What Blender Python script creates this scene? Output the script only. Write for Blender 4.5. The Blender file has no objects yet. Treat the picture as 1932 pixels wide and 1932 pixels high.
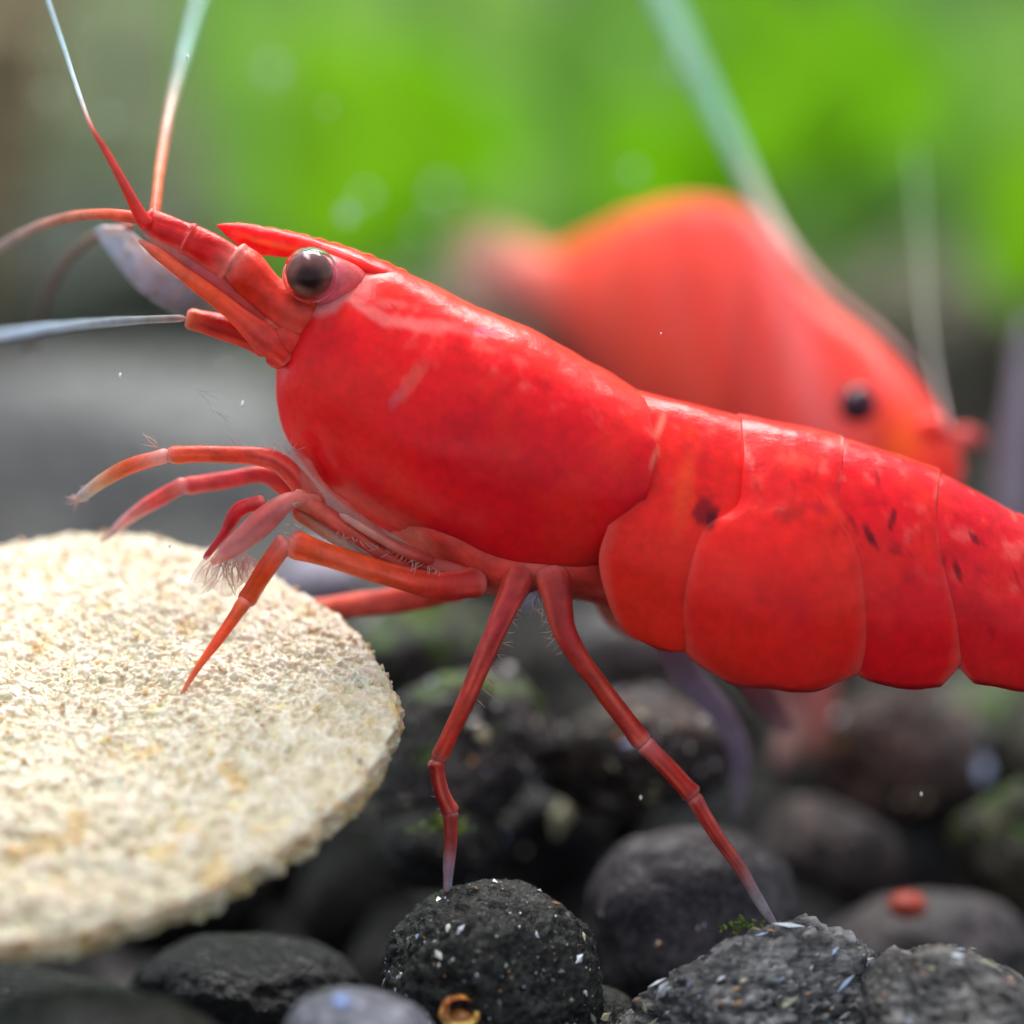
import bpy, bmesh, math, random
import numpy as np
from mathutils import Vector, Matrix, noise
random.seed(7)
rng = np.random.default_rng(7)

# ------------------------------------------------------------------ camera, light, exposure
# 1 unit = 1 cm.  The picture is about 2 cm wide at the focus distance.
sc = bpy.context.scene
D0 = 6.0
PITCH = math.radians(6)
FWD = Vector((0, math.cos(PITCH), -math.sin(PITCH)))
UPV = Vector((0, math.sin(PITCH), math.cos(PITCH)))
CAM = -FWD * D0
cd = bpy.data.cameras.new('camera'); cam = bpy.data.objects.new('camera', cd)
sc.collection.objects.link(cam); sc.camera = cam
cam.location = CAM; cam.rotation_euler = (math.pi/2 - PITCH, 0, 0)
cd.sensor_width = 36; cd.lens = 18 * D0; cd.clip_start = .05; cd.clip_end = 200
cd.dof.use_dof = True; cd.dof.focus_distance = D0 - .13
APERTURE = .32
cd.dof.aperture_fstop = cd.lens / 1000 / APERTURE
w = bpy.data.worlds.new('World'); sc.world = w; w.use_nodes = True
w.node_tree.nodes['Background'].inputs[0].default_value = (.80, .88, 1, 1)
w.node_tree.nodes['Background'].inputs[1].default_value = .78
def area(name, loc, target, sx, sy, power, col):
    l = bpy.data.lights.new(name, 'AREA'); l.shape = 'RECTANGLE'; l.size = sx; l.size_y = sy
    l.energy = power; l.color = col
    o = bpy.data.objects.new(name, l); sc.collection.objects.link(o)
    o.location = loc; o.rotation_euler = (Vector(target) - Vector(loc)).to_track_quat('-Z', 'Y').to_euler()
area('aquarium_lamp', (-1.5, 0.4, 8.5), (0, 1, 0), 5, 1.6, 540, (1, .98, .95))
area('aquarium_lamp_back', (0.5, 8, 11), (0, 9, 0), 9, 4, 2900, (1, 1, .95))
sc.view_settings.view_transform = 'Standard'; sc.view_settings.look = 'None'
sc.view_settings.exposure = .14; sc.view_settings.gamma = 1
sc.render.engine = 'CYCLES'
sc.cycles.transparent_max_bounces = 24

# ------------------------------------------------------------------ helpers
K = 1 / 966 / D0
def P(u, v, y=0.0):
    """point of the plane Y=y seen at (u, v) of the photograph (1932 wide)"""
    d = FWD + Vector(((u - 966) * K, 0, 0)) - UPV * ((v - 966) * K)
    return CAM + d * ((y - CAM.y) / d.y)
def S(px, y=0.0):
    return px * K * (y - CAM.y)
def lin(r, g, b):
    f = lambda c: ((c/255 + .055)/1.055)**2.4 if c > 10 else c/255/12.92
    return (f(r), f(g), f(b))
def nz(p, s=1.0, o=3):
    return noise.fractal(Vector(p) * s, 1.0, 2.0, o)
def sstep(a, b, x):
    t = min(1, max(0, (x - a)/(b - a))); return t*t*(3 - 2*t)
def mixc(a, b, t):
    return tuple(a[i]*(1 - t) + b[i]*t for i in range(len(a)))
def catmull(pts, n):
    """resample rows of numbers with a centripetal-free Catmull-Rom, n rows"""
    A = np.array(pts, float)
    if len(A) == 2: A = np.vstack([A[0], (A[0] + A[1])/2, A[1]])
    d = np.r_[0, np.cumsum(np.maximum(np.linalg.norm(np.diff(A[:, :3], axis=0), axis=1), 1e-6))]
    t = np.linspace(0, d[-1], n); out = []
    ext = np.vstack([2*A[0] - A[1], A, 2*A[-1] - A[-2]])
    for x in t:
        i = min(len(A) - 2, max(0, int(np.searchsorted(d, x) - 1)))
        f = (x - d[i]) / (d[i+1] - d[i])
        p0, p1, p2, p3 = ext[i:i+4]
        hl = d[i+1] - d[i]
        hp = d[i] - d[i-1] if i > 0 else hl
        hn = d[i+2] - d[i+1] if i + 2 < len(A) else hl
        m1 = (p2 - p0) / (hp + hl) * hl; m2 = (p3 - p1) / (hl + hn) * hl
        f2, f3 = f*f, f*f*f
        out.append((2*f3 - 3*f2 + 1)*p1 + (f3 - 2*f2 + f)*m1 + (-2*f3 + 3*f2)*p2 + (f3 - f2)*m2)
    return np.array(out)

class MB:
    def __init__(s): s.v = []; s.f = []; s.c = []
    def add(s, v, f, c):
        o = len(s.v); s.v += [tuple(x) for x in v]; s.f += [tuple(i + o for i in q) for q in f]
        c = list(c) if (len(c) == len(v) and not isinstance(c[0], (int, float))) else [tuple(c)]*len(v)
        s.c += [tuple(q) if len(q) == 4 else tuple(q) + (1.0,) for q in c]
    def build(s, name, mat, parent=None, loc=None, smooth=True):
        me = bpy.data.meshes.new(name)
        v = s.v
        if loc is not None: v = [(a[0]-loc[0], a[1]-loc[1], a[2]-loc[2]) for a in v]
        me.from_pydata(v, [], s.f)
        at = me.color_attributes.new('Col', 'FLOAT_COLOR', 'POINT')
        at.data.foreach_set('color', np.array(s.c, 'f').ravel())
        me.polygons.foreach_set('use_smooth', [smooth]*len(me.polygons))
        me.materials.append(mat); me.update()
        o = bpy.data.objects.new(name, me); sc.collection.objects.link(o)
        if loc is not None: o.location = loc
        if parent is not None:
            o.parent = parent
            if parent.type == 'EMPTY': o.location = -parent.location
        return o
def tag(o, label=None, cat=None, group=None, kind=None):
    if label: o['label'] = label
    if cat: o['category'] = cat
    if group: o['group'] = group
    if kind: o['kind'] = kind
    return o
def empty(name, loc):
    o = bpy.data.objects.new(name, None); o.empty_display_size = .1
    sc.collection.objects.link(o); o.location = loc; return o
def grid_faces(n, m, wrap=False):
    f = []
    for i in range(n - 1):
        for j in range(m if wrap else m - 1):
            k = (j + 1) % m
            f.append((i*m + j, i*m + k, (i+1)*m + k, (i+1)*m + j))
    return f
def tube(mb, pts, cols, n=24, seg=14, flat=1.0, wob=.05, seed=0, joints=False, streak=None):
    """pts: (u, v, y, width_px) rows; cols: one colour or one per row. Round ends."""
    rows = []
    for i, p in enumerate(pts):
        q = P(p[0], p[1], p[2]); c = cols if isinstance(cols[0], (int, float)) else cols[i]
        c = tuple(c) if len(c) == 4 else tuple(c) + (1.0,)
        rows.append([q.x, q.y, q.z, S(p[3], p[2])/2, *c])
    R = catmull(rows, n); C = R[:, :3]
    T = np.gradient(C, axis=0); T /= np.linalg.norm(T, axis=1)[:, None]
    arc = np.r_[0, np.cumsum(np.linalg.norm(np.diff(C, axis=0), axis=1))]
    V = []; CC = []
    for i in range(n):
        A_ = arc[i]/.03; t = Vector(T[i]); a = t.cross(Vector((0, 1, 0)))
        a = a.normalized() if a.length > 1e-3 else Vector((1, 0, 0)); b = t.cross(a)
        x = min(i, n - 1 - i)/max(1, n - 1)
        e = 1
        if i == 0 or i == n-1: e = .82 if joints else .25
        elif i == 1 or i == n-2: e = 1.0 if joints else .8
        if joints: e *= 1 + .10*math.exp(-(x*(n-1) - 2)**2/2.5)
        r = max(R[i, 3], .0006)*e
        for j in range(seg):
            th = 2*math.pi*j/seg
            k = 1 + wob*noise.noise(Vector((A_*.35 + seed*9, math.cos(th), math.sin(th))))
            if joints: k += .07*noise.noise(Vector((A_*.5 + seed*5, math.cos(th)*1.8, math.sin(th)*1.8)))
            V.append(Vector(C[i]) + a*(math.cos(th)*r*k) + b*(math.sin(th)*r*k*flat)); 
            c = tuple(np.clip(R[i, 4:8], 0, 1))
            if joints:
                q = noise.noise(Vector((A_*.16 + seed*3, math.cos(th)*2.4, math.sin(th)*2.4 + 7))); q2 = noise.noise(Vector((A_*.5 + seed*3, math.cos(th)*4, math.sin(th)*4)))
                c = mixc(c, (1, .19, .12, c[3]), .55*sstep(.05, .55, q + .4*q2)); c = mixc(c, (c[0]*.6, c[1]*.4, c[2]*.7, c[3]), .4*sstep(.0, .5, -q))
                c = mixc(c, (.95, .38, .34, c[3]), .55*math.exp(-(x/1.0*(n-1))**2/1.5))
            CC.append(c)
    F = grid_faces(n, seg, True); F.append(tuple(range(seg))[::-1]); F.append(tuple((n-1)*seg + j for j in range(seg)))
    mb.add(V, F, CC)
def hairs(mb, spots, L, dirs, col, wpx=2.0, n=1, curl=.3):
    """fine bristles: spots = list of (u,v,y)"""
    for (u, v, y) in spots:
        for _ in range(n):
            a = random.choice(dirs) + random.uniform(-.45, .45); l = L*random.uniform(.5, 1.2)
            c = random.uniform(-curl, curl); yy = y + random.uniform(-.02, .02)
            p = [(u, v, y, wpx), (u + l*.5*math.cos(a), v + l*.5*math.sin(a), yy, wpx*.8), (u + l*math.cos(a + c), v + l*math.sin(a + c), yy, wpx*.3)]
            tube(mb, p, col, n=5, seg=4, wob=0)

# ------------------------------------------------------------------ materials
def newmat(name):
    m = bpy.data.materials.new(name); m.use_nodes = True
    return m, m.node_tree, m.node_tree.nodes['Principled BSDF']
def nd(nt, t, **kw):
    n = nt.nodes.new(t)
    for k, v in kw.items():
        if hasattr(n, k): setattr(n, k, v)
        else: n.inputs[k].default_value = v
    return n
def shell_mat(name, sss=.6, rough=.32, nscale=9, namt=.35, bump=.15, bscale=40, spec=.35, scale=.06, coat=0, bdist=.01, stretch=None, contrast=.18):
    m, nt, b = newmat(name); L = nt.links.new
    at = nd(nt, 'ShaderNodeAttribute', attribute_name='Col'); tc0 = nd(nt, 'ShaderNodeTexCoord'); tc = nd(nt, 'ShaderNodeMapping'); L(tc0.outputs['Object'], tc.inputs['Vector'])
    if stretch: tc.inputs['Rotation'].default_value = stretch[0]; tc.inputs['Scale'].default_value = stretch[1]
    n1 = nd(nt, 'ShaderNodeTexNoise', Scale=nscale, Detail=6.0, Roughness=.6); L(tc.outputs[0], n1.inputs['Vector'])
    r1 = nd(nt, 'ShaderNodeMapRange'); r1.inputs['From Min'].default_value = .5 - contrast; r1.inputs['From Max'].default_value = .5 + contrast
    r1.inputs['To Min'].default_value = 1 - namt; r1.inputs['To Max'].default_value = 1 + namt*.45; L(n1.outputs['Fac'], r1.inputs['Value'])
    vm = nd(nt, 'ShaderNodeVectorMath', operation='SCALE'); L(at.outputs['Color'], vm.inputs[0]); L(r1.outputs[0], vm.inputs['Scale'])
    L(vm.outputs[0], b.inputs['Base Color'])
    b.inputs['Roughness'].default_value = rough; b.inputs['Specular IOR Level'].default_value = spec
    b.inputs['Subsurface Weight'].default_value = sss; b.inputs['Subsurface Scale'].default_value = scale
    b.inputs['Subsurface Radius'].default_value = (1, .22, .16)
    b.inputs['Coat Weight'].default_value = coat; b.inputs['Coat Roughness'].default_value = .12
    L(at.outputs['Alpha'], b.inputs['Alpha'])
    n2 = nd(nt, 'ShaderNodeTexNoise', Scale=bscale, Detail=5.0, Roughness=.65); L(tc.outputs[0], n2.inputs['Vector'])
    bp = nd(nt, 'ShaderNodeBump', Strength=bump, Distance=bdist); L(n2.outputs['Fac'], bp.inputs['Height']); L(bp.outputs[0], b.inputs['Normal'])
    return m
M_shell = shell_mat('red_shell', sss=1, rough=.27, coat=0, bump=.2, bscale=34, spec=.15, namt=.13, nscale=48, scale=.045)
M_plate = shell_mat('red_plate', sss=.7, rough=.28, coat=0, bump=.2, bscale=34, spec=.15, namt=.14, nscale=40, scale=.014)
M_leg = shell_mat('leg_cuticle', sss=.7, rough=.28, nscale=26, namt=.3, scale=.012, bump=.3, bscale=60, spec=.22)
M_clear = shell_mat('clear_cuticle', sss=.2, rough=.3, nscale=25, namt=.3, scale=.02)
M_far = shell_mat('far_shell', sss=.5, rough=.5, nscale=4, namt=.15, spec=.15)
M_wafer = shell_mat('wafer_crumb', sss=.7, rough=.25, nscale=30, namt=.22, bump=.7, bscale=45, scale=.04, spec=.8, bdist=.012)
M_eye = shell_mat('eye_pigment', sss=0, rough=.16, nscale=40, namt=.35, bump=.03, spec=.3)
M_stone = shell_mat('dark_stone', sss=0, rough=.38, nscale=38, namt=.8, bump=1, bscale=48, spec=.3, bdist=.02, contrast=.14)
M_streak = shell_mat('streaky_stone', sss=0, rough=.36, nscale=30, namt=.85, bump=1, bscale=34, spec=.6, bdist=.025, contrast=.12, stretch=((0, .62, 0), (.32, 1, 1.3)))
M_streak2 = shell_mat('streaky_stone_down', sss=0, rough=.36, nscale=30, namt=.85, bump=1, bscale=34, spec=.6, bdist=.025, contrast=.12, stretch=((0, -.85, 0), (.32, 1, 1.3)))
M_smooth = shell_mat('smooth_stone', sss=0, rough=.5, nscale=24, namt=.45, bump=.4, bscale=40, spec=.2, bdist=.015)
M_fleck = shell_mat('mineral', sss=0, rough=.15, nscale=30, namt=.2, bump=0, spec=.8)
M_leaf = shell_mat('leaf', sss=.0, rough=.45, nscale=2.2, namt=.3, bump=.2, bscale=8)
def add_translucent(m, f):
    nt = m.node_tree; L = nt.links.new; b = nt.nodes['Principled BSDF']; out = nt.nodes['Material Output']
    tr = nd(nt, 'ShaderNodeBsdfTranslucent'); mx = nd(nt, 'ShaderNodeMixShader'); mx.inputs[0].default_value = f
    L(b.inputs['Base Color'].links[0].from_socket, tr.inputs['Color'])
    L(b.outputs[0], mx.inputs[1]); L(tr.outputs[0], mx.inputs[2]); L(mx.outputs[0], out.inputs['Surface'])
add_translucent(M_leaf, .4)
M_moss = shell_mat('moss', sss=0, rough=.7, nscale=3, namt=.5, bump=.8, bscale=12)
M_wood = shell_mat('driftwood', sss=0, rough=.7, nscale=5, namt=.5, bump=.8, bscale=14)
M_ground = shell_mat('dark_substrate', sss=0, rough=.8, nscale=9, namt=.6, bump=1, bscale=18, bdist=.05)
# clear shell around the eye
M_cornea, nt, b = newmat('cornea')
b.inputs['Base Color'].default_value = (.95, .80, .85, 1); b.inputs['Roughness'].default_value = .06
b.inputs['Transmission Weight'].default_value = 1; b.inputs['IOR'].default_value = 1.06
# ------------------------------------------------------------------ setting: substrate, tank back
def bedz(y):
    return -1.0 + (0 if y < .6 else .088*(y - .6)*min(1, .35 + .2*(y - .6)))
mb = MB(); n = 90; V = []; C = []
for i in range(n):
    y = -3.6 + 18*i/(n-1)
    for j in range(n):
        x = -9 + 18*j/(n-1)
        V.append((x, y, bedz(y) - .16 + .10*nz((x, y, 3), 1.1)))
        C.append(mixc((.020, .018, .022), (.055, .05, .05), sstep(-.3, .4, nz((x, y, 9), .8))))
mb.add(V, grid_faces(n, n), C)
tag(mb.build('substrate', M_ground), kind='structure')
# planted back of the tank, soft mossy wall
mb = MB(); V = []; C = []; n = 60
for i in range(n):
    z = -1.5 + 9.5*i/(n-1)
    for j in range(n):
        x = -9 + 18*j/(n-1)
        V.append((x, 12.5 + .5*nz((x, z, 1), .5), z))
        g = sstep(-.4, .5, nz((x, z, 4), .45))
        C.append(mixc((.055, .085, .04), (.085, .20, .035), g))
mb.add(V, grid_faces(n, n), C)
tag(mb.build('tank_back', M_moss), kind='structure')

# ------------------------------------------------------------------ the near shrimp
RED = (.90, .012, .018); ORG = (.98, .060, .022); DRK = (.60, .004, .016); PNK = (.86, .22, .20)
MAR = (.12, .004, .012)
root = empty('shrimp', P(1000, 1690, 0))
tag(root, 'sharp bright red shrimp standing over the gravel with legs on the cream wafer', 'shrimp')
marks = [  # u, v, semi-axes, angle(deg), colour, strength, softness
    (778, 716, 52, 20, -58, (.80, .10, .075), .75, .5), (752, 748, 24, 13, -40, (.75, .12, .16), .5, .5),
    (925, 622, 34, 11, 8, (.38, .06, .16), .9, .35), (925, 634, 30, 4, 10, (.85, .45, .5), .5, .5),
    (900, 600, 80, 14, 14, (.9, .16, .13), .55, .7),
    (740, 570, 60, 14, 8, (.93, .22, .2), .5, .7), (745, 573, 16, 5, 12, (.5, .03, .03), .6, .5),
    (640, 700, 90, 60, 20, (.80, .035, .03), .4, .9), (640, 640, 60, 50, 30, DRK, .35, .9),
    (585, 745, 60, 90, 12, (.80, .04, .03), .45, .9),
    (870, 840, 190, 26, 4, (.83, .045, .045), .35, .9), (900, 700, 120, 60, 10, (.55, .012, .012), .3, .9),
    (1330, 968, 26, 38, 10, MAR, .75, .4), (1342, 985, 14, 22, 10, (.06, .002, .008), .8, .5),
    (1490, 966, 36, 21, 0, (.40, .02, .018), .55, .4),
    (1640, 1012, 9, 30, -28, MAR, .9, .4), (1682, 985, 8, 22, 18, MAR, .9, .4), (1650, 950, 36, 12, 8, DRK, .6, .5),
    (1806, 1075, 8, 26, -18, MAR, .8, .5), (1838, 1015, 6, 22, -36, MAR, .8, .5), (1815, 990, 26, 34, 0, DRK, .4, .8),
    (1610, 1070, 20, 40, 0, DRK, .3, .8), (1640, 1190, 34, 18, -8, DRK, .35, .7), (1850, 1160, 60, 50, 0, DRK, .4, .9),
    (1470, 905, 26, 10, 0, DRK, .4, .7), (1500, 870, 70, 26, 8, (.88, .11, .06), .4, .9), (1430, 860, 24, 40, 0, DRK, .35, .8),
    (1247, 800, 9, 44, 18, (1, .34, .24), .6, .9), (1236, 856, 8, 34, 18, (1, .34, .24), .5, .9),  # pale streaks: glints behind the carapace painted into the colour
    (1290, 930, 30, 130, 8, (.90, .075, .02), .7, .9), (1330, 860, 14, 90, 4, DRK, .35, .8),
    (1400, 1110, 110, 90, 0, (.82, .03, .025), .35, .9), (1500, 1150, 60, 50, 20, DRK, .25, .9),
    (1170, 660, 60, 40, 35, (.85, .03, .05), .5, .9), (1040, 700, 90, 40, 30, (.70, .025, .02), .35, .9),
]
mr = random.Random(5)
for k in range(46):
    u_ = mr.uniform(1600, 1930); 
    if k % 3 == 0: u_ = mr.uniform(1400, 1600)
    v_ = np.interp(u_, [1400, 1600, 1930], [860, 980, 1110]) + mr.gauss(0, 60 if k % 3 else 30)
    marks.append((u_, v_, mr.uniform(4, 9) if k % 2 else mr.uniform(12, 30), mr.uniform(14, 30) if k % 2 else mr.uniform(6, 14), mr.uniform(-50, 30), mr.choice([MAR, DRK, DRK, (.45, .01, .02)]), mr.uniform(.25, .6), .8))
def shade(u, v, base, p):
    c = base
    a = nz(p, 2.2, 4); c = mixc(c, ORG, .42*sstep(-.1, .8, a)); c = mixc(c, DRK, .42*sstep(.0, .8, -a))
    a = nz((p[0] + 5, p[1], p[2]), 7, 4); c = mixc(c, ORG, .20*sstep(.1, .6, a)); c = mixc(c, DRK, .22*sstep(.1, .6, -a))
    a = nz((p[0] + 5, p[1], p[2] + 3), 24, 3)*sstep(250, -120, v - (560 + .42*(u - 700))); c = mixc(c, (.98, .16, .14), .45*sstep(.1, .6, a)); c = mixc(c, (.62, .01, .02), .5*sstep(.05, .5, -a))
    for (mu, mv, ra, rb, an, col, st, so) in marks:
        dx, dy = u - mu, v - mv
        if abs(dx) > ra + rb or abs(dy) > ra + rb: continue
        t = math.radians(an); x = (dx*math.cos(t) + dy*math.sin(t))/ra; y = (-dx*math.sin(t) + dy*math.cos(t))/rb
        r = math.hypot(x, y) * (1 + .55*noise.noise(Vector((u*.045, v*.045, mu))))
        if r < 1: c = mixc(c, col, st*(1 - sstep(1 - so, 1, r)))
    return c
def loft(mb, stations, n, m, base, y0=0.0, color=None, bow=None, cap=True, pw=2.0):
    """stations: topu, topv, botu, botv, halfwidth. bow: (s0, amount) bulges the rear rows backwards"""
    R = catmull([list(s) for s in stations], n); V = []; C = []
    for i in range(n):
        tu, tv, bu, bv, hw = R[i][:5]; s = i/(n-1)
        bw = 0 if bow is None else bow[1]*max(0, (s - bow[0])/(1 - bow[0]))
        for j in range(m):
            th = 2*math.pi*j/m; c, q = math.cos(th), math.sin(th)
            cc = math.copysign(abs(c)**(2/pw), c); qq = math.copysign(abs(q)**(2/pw), q)
            u = (tu + bu)/2 + (tu - bu)/2*cc; v = (tv + bv)/2 + (tv - bv)/2*cc
            u += bw*(1 - c*c)
            y = -hw*qq
            yy = y0(u) if callable(y0) else y0
            p = P(u, v, yy - abs(y)*.7)
            p = Vector((p.x, yy + y, p.z))
            V.append(p); C.append((color or shade)(u, v, base, p) )
    F = grid_faces(n, m, True)
    if cap:
        for i in (0, n-1):
            o = len(V); V.append(sum((Vector(V[i*m + j]) for j in range(m)), Vector())/m); C.append(C[i*m])
            for j in range(m):
                a, b2 = i*m + j, i*m + (j+1) % m
                F.append((a, b2, o) if i else (b2, a, o))
    mb.add(V, F, C)

mb = MB()
car = [(584, 592, 528, 640, .05), (600, 556, 520, 700, .095), (652, 500, 524, 775, .14), (728, 498, 560, 856, .175), (805, 532, 645, 948, .195),
       (900, 580, 762, 1022, .215), (1000, 620, 880, 1070, .225), (1085, 668, 985, 1096, .225), (1155, 707, 1062, 1100, .215), (1213, 742, 1118, 1086, .20)]
def shade_car(u, v, base, p):
    c = shade(u, v, base, p)
    # the orbit rim and the pale hem of the carapace
    d = math.hypot(u - 592, v - 520)
    c = mixc(c, (.98, .36, .36), .75*sstep(84, 68, d + 5*noise.noise(Vector((u*.05, v*.05, 0)))))
    e_ = abs(v - (556 + (u - 650)*.36 + 14*math.sin((u - 650)*.02)))
    c = mixc(c, (.98, .26, .24), .6*sstep(16, 3, e_ + 8*nz(p, 16, 3))*sstep(640, 665, u)*sstep(980, 780, u))
    # brighter orange along the back: light from above put into the colour
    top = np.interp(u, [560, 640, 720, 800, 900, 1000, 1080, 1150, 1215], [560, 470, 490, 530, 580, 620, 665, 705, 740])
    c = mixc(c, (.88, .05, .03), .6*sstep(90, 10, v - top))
    return c
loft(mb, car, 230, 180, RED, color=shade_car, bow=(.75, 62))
# low relief: gastric groove behind the orbit and the gill bulge
for i, p in enumerate(mb.v):
    q = Vector(p)
    k = .006*nz(q, 4, 3) + .0022*nz(q, 14, 3)
    d = Vector((q.x, q.y*1.0, q.z)) - P(880, 860, 0); d.normalize()
    mb.v[i] = tuple(q + d*k)
carapace = mb.build('carapace', M_shell, root)

# the rostrum, a toothed blade running forward over the eye
mb = MB()
ros = [(408, 424, 412, 430, .004), (440, 421, 452, 466, .014), (500, 428, 520, 484, .026), (560, 440, 590, 486, .035), (630, 458, 640, 510, .055), (700, 482, 700, 545, .075), (790, 524, 780, 600, .06)]
def shade_ros(u, v, base, p):
    c = shade(u, v, base, p)
    l = np.interp(u, [410, 480, 560, 620], [428, 452, 470, 480])
    return mixc(c, (.95, .22, .07), .85*math.exp(-((v - l)/5.0)**2)*sstep(430, 500, u)*sstep(640, 560, u))
loft(mb, ros, 70, 40, RED, color=shade_ros)
for i, p in enumerate(mb.v):
    q = Vector(p); mb.v[i] = tuple(q + Vector((0, 0, .003*nz(q, 20, 3))))
rost = mb.build('rostrum', M_shell, root)
mb = MB()
for k in range(11):   # teeth on the upper edge
    u = 455 + 30*k; v = np.interp(u, [440, 500, 560, 630, 700, 790], [421, 428, 440, 458, 482, 524]) + 2
    tube(mb, [(u + 14, v + 5, 0, 7), (u + 2, v - 1, 0, 5), (u - 9, v - 5 , 0, 1.5)], ORG, n=8, seg=6)
mb.build('tooth_row', M_shell, rost)

# eye: stalk, dark ball, clear cornea
def ball(mb, u, v, y, rpx, col, n=40, sx=1, sy=1, sz=1, fn=None):
    c = P(u, v, y); r = S(rpx, y); V = []; C = []
    for i in range(n + 1):
        ph = math.pi*i/n
        for j in range(n):
            th = 2*math.pi*j/n
            d = Vector((math.sin(ph)*math.cos(th)*sx, math.sin(ph)*math.sin(th)*sy, math.cos(ph)*sz))
            V.append(c + d*r); C.append(fn(d) if fn else col)
    mb.add(V, grid_faces(n + 1, n, True), C)
def eye_col(d):
    k = Vector((.05, -1, -.15)).normalized().dot(d.normalized())
    c = mixc((.17, .085, .065), (.024, .010, .008), sstep(.74, .985, k))
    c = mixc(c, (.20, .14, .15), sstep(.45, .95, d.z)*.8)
    return mixc(c, (.11, .06, .02), .5*sstep(.1, .6, -d.x)*sstep(.2, -.6, d.z))
mb = MB(); ball(mb, 584, 517, -.135, 47, None, n=64, fn=eye_col)
eye = mb.build('eye', M_eye, root)
mb = MB(); ball(mb, 586, 519, -.135, 53, (1, 1, 1), n=48)
mb.build('cornea', M_cornea, eye)
mb = MB()
tube(mb, [(690, 545, -.05, 56), (650, 532, -.08, 78), (614, 528, -.10, 98), (598, 524, -.10, 78)], [(.85, .10, .08), (.80, .12, .12), (.72, .14, .18), (.55, .08, .12)], n=24, seg=30)
mb.build('eye_stalk', M_leg, eye)
# abdomen: overlapping arched plates
TOPU = [1100, 1215, 1300, 1400, 1500, 1590, 1700, 1780, 1870, 1932, 2050, 2160, 2300, 2420]
TOPV = [712, 740, 757, 787, 803, 828, 858, 888, 932, 972, 1050, 1130, 1250, 1330]
BOTV = [1120, 1200, 1250, 1290, 1310, 1300, 1305, 1300, 1300, 1300, 1320, 1350, 1400, 1440]
WID = [.19, .195, .20, .215, .225, .22, .21, .20, .185, .175, .15, .125, .09, .07]
def depth(u, v):
    t, bo, wd = np.interp(u, TOPU, TOPV), np.interp(u, TOPU, BOTV), np.interp(u, TOPU, WID)
    rho = min(1.1, max(0, (v - t)/(bo - t))); q = -1 + rho*1.62
    return wd*math.sqrt(max(0, 1 - q*q))
def plate(front, rear, proud, base, sag=0, dome=.012, n=70, m=84, rimtop=True, edge=.02):
    def half(pl):
        A = np.array(pl, float); d = np.r_[0, np.cumsum(np.linalg.norm(np.diff(A, axis=0), axis=1))]; d /= d[-1]
        return catmull([[a[0], a[1], 0] for a in pl], 160)
    Fh, Rh = half(front), half(rear)
    mb = MB(); V = []; C = []
    for i in range(n):
        a = i/(n-1)
        for j in range(m):
            bb = -1 + 2*j/(m-1); b = abs(bb)**1.5 if abs(bb) < 1 else 1
            k = b*159; k0 = min(158, int(k)); fr = k - k0
            f = Fh[k0]*(1-fr) + Fh[k0+1]*fr; r = Rh[k0]*(1-fr) + Rh[k0+1]*fr
            u = f[0]*(1-a) + r[0]*a; v = f[1]*(1-a) + r[1]*a
            if v < np.interp(u, TOPU, TOPV): v = np.interp(u, TOPU, TOPV)
            v += (sag*4*a*(1-a) + 7*noise.noise(Vector((u*.012, front[0][0], 2))))*b**5
            vv = min(v, np.interp(u, TOPU, BOTV) + 10)
            y = depth(u, v)
            y += dome*math.sin(math.pi*a)*sstep(.15, .7, b)
            ed = min(a/.12, (1-a)/.08, (1-b)/.08, 1)     # edges curve in towards the body
            y += (proud + .010*math.sin(math.pi*a)) * (.35 + .65*math.sqrt(max(0, ed))) * min(1, b*3 + .15)
            p = P(u, v, -y if b > 1e-4 else 0); p = Vector((p.x, -math.copysign(y, bb) if b > 1e-4 else 0, p.z))
            nrm = Vector((0, p.y*1.2, p.z - P(u, np.interp(u, TOPU, TOPV)*.5 + np.interp(u, TOPU, BOTV)*.5, 0).z)).normalized()
            p += nrm*(.004*nz(p, 5, 3) + .0012*nz(p, 22, 2) + (proud*.35 if b < .3 else proud*.35*max(0, 1 - (b-.3)/.3)))
            V.append(p)
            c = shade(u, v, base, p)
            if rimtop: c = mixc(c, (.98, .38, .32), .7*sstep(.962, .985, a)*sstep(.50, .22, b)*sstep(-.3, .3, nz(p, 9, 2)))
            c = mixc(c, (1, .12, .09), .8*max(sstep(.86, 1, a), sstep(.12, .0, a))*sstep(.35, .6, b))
            C.append(c)
    F = grid_faces(n, m)
    mb.add(V, F, C)
    o = mb.build('abdomen_segment', M_plate, root)
    sm = o.modifiers.new('thick', 'SOLIDIFY'); sm.thickness = .012; sm.offset = -1
    return o
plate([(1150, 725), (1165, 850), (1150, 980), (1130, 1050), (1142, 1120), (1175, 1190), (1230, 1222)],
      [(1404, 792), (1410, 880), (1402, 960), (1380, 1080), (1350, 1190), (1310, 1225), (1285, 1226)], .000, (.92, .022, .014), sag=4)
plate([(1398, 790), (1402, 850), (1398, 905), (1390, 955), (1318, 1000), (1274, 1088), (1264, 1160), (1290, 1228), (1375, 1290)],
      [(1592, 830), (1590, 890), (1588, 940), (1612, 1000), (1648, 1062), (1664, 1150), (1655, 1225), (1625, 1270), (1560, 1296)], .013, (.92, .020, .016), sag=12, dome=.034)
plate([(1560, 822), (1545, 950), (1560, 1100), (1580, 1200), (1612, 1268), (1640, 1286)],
      [(1776, 888), (1768, 950), (1778, 1030), (1810, 1120), (1824, 1190), (1815, 1250), (1775, 1296)], .007, (.88, .011, .017), sag=8)
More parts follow.
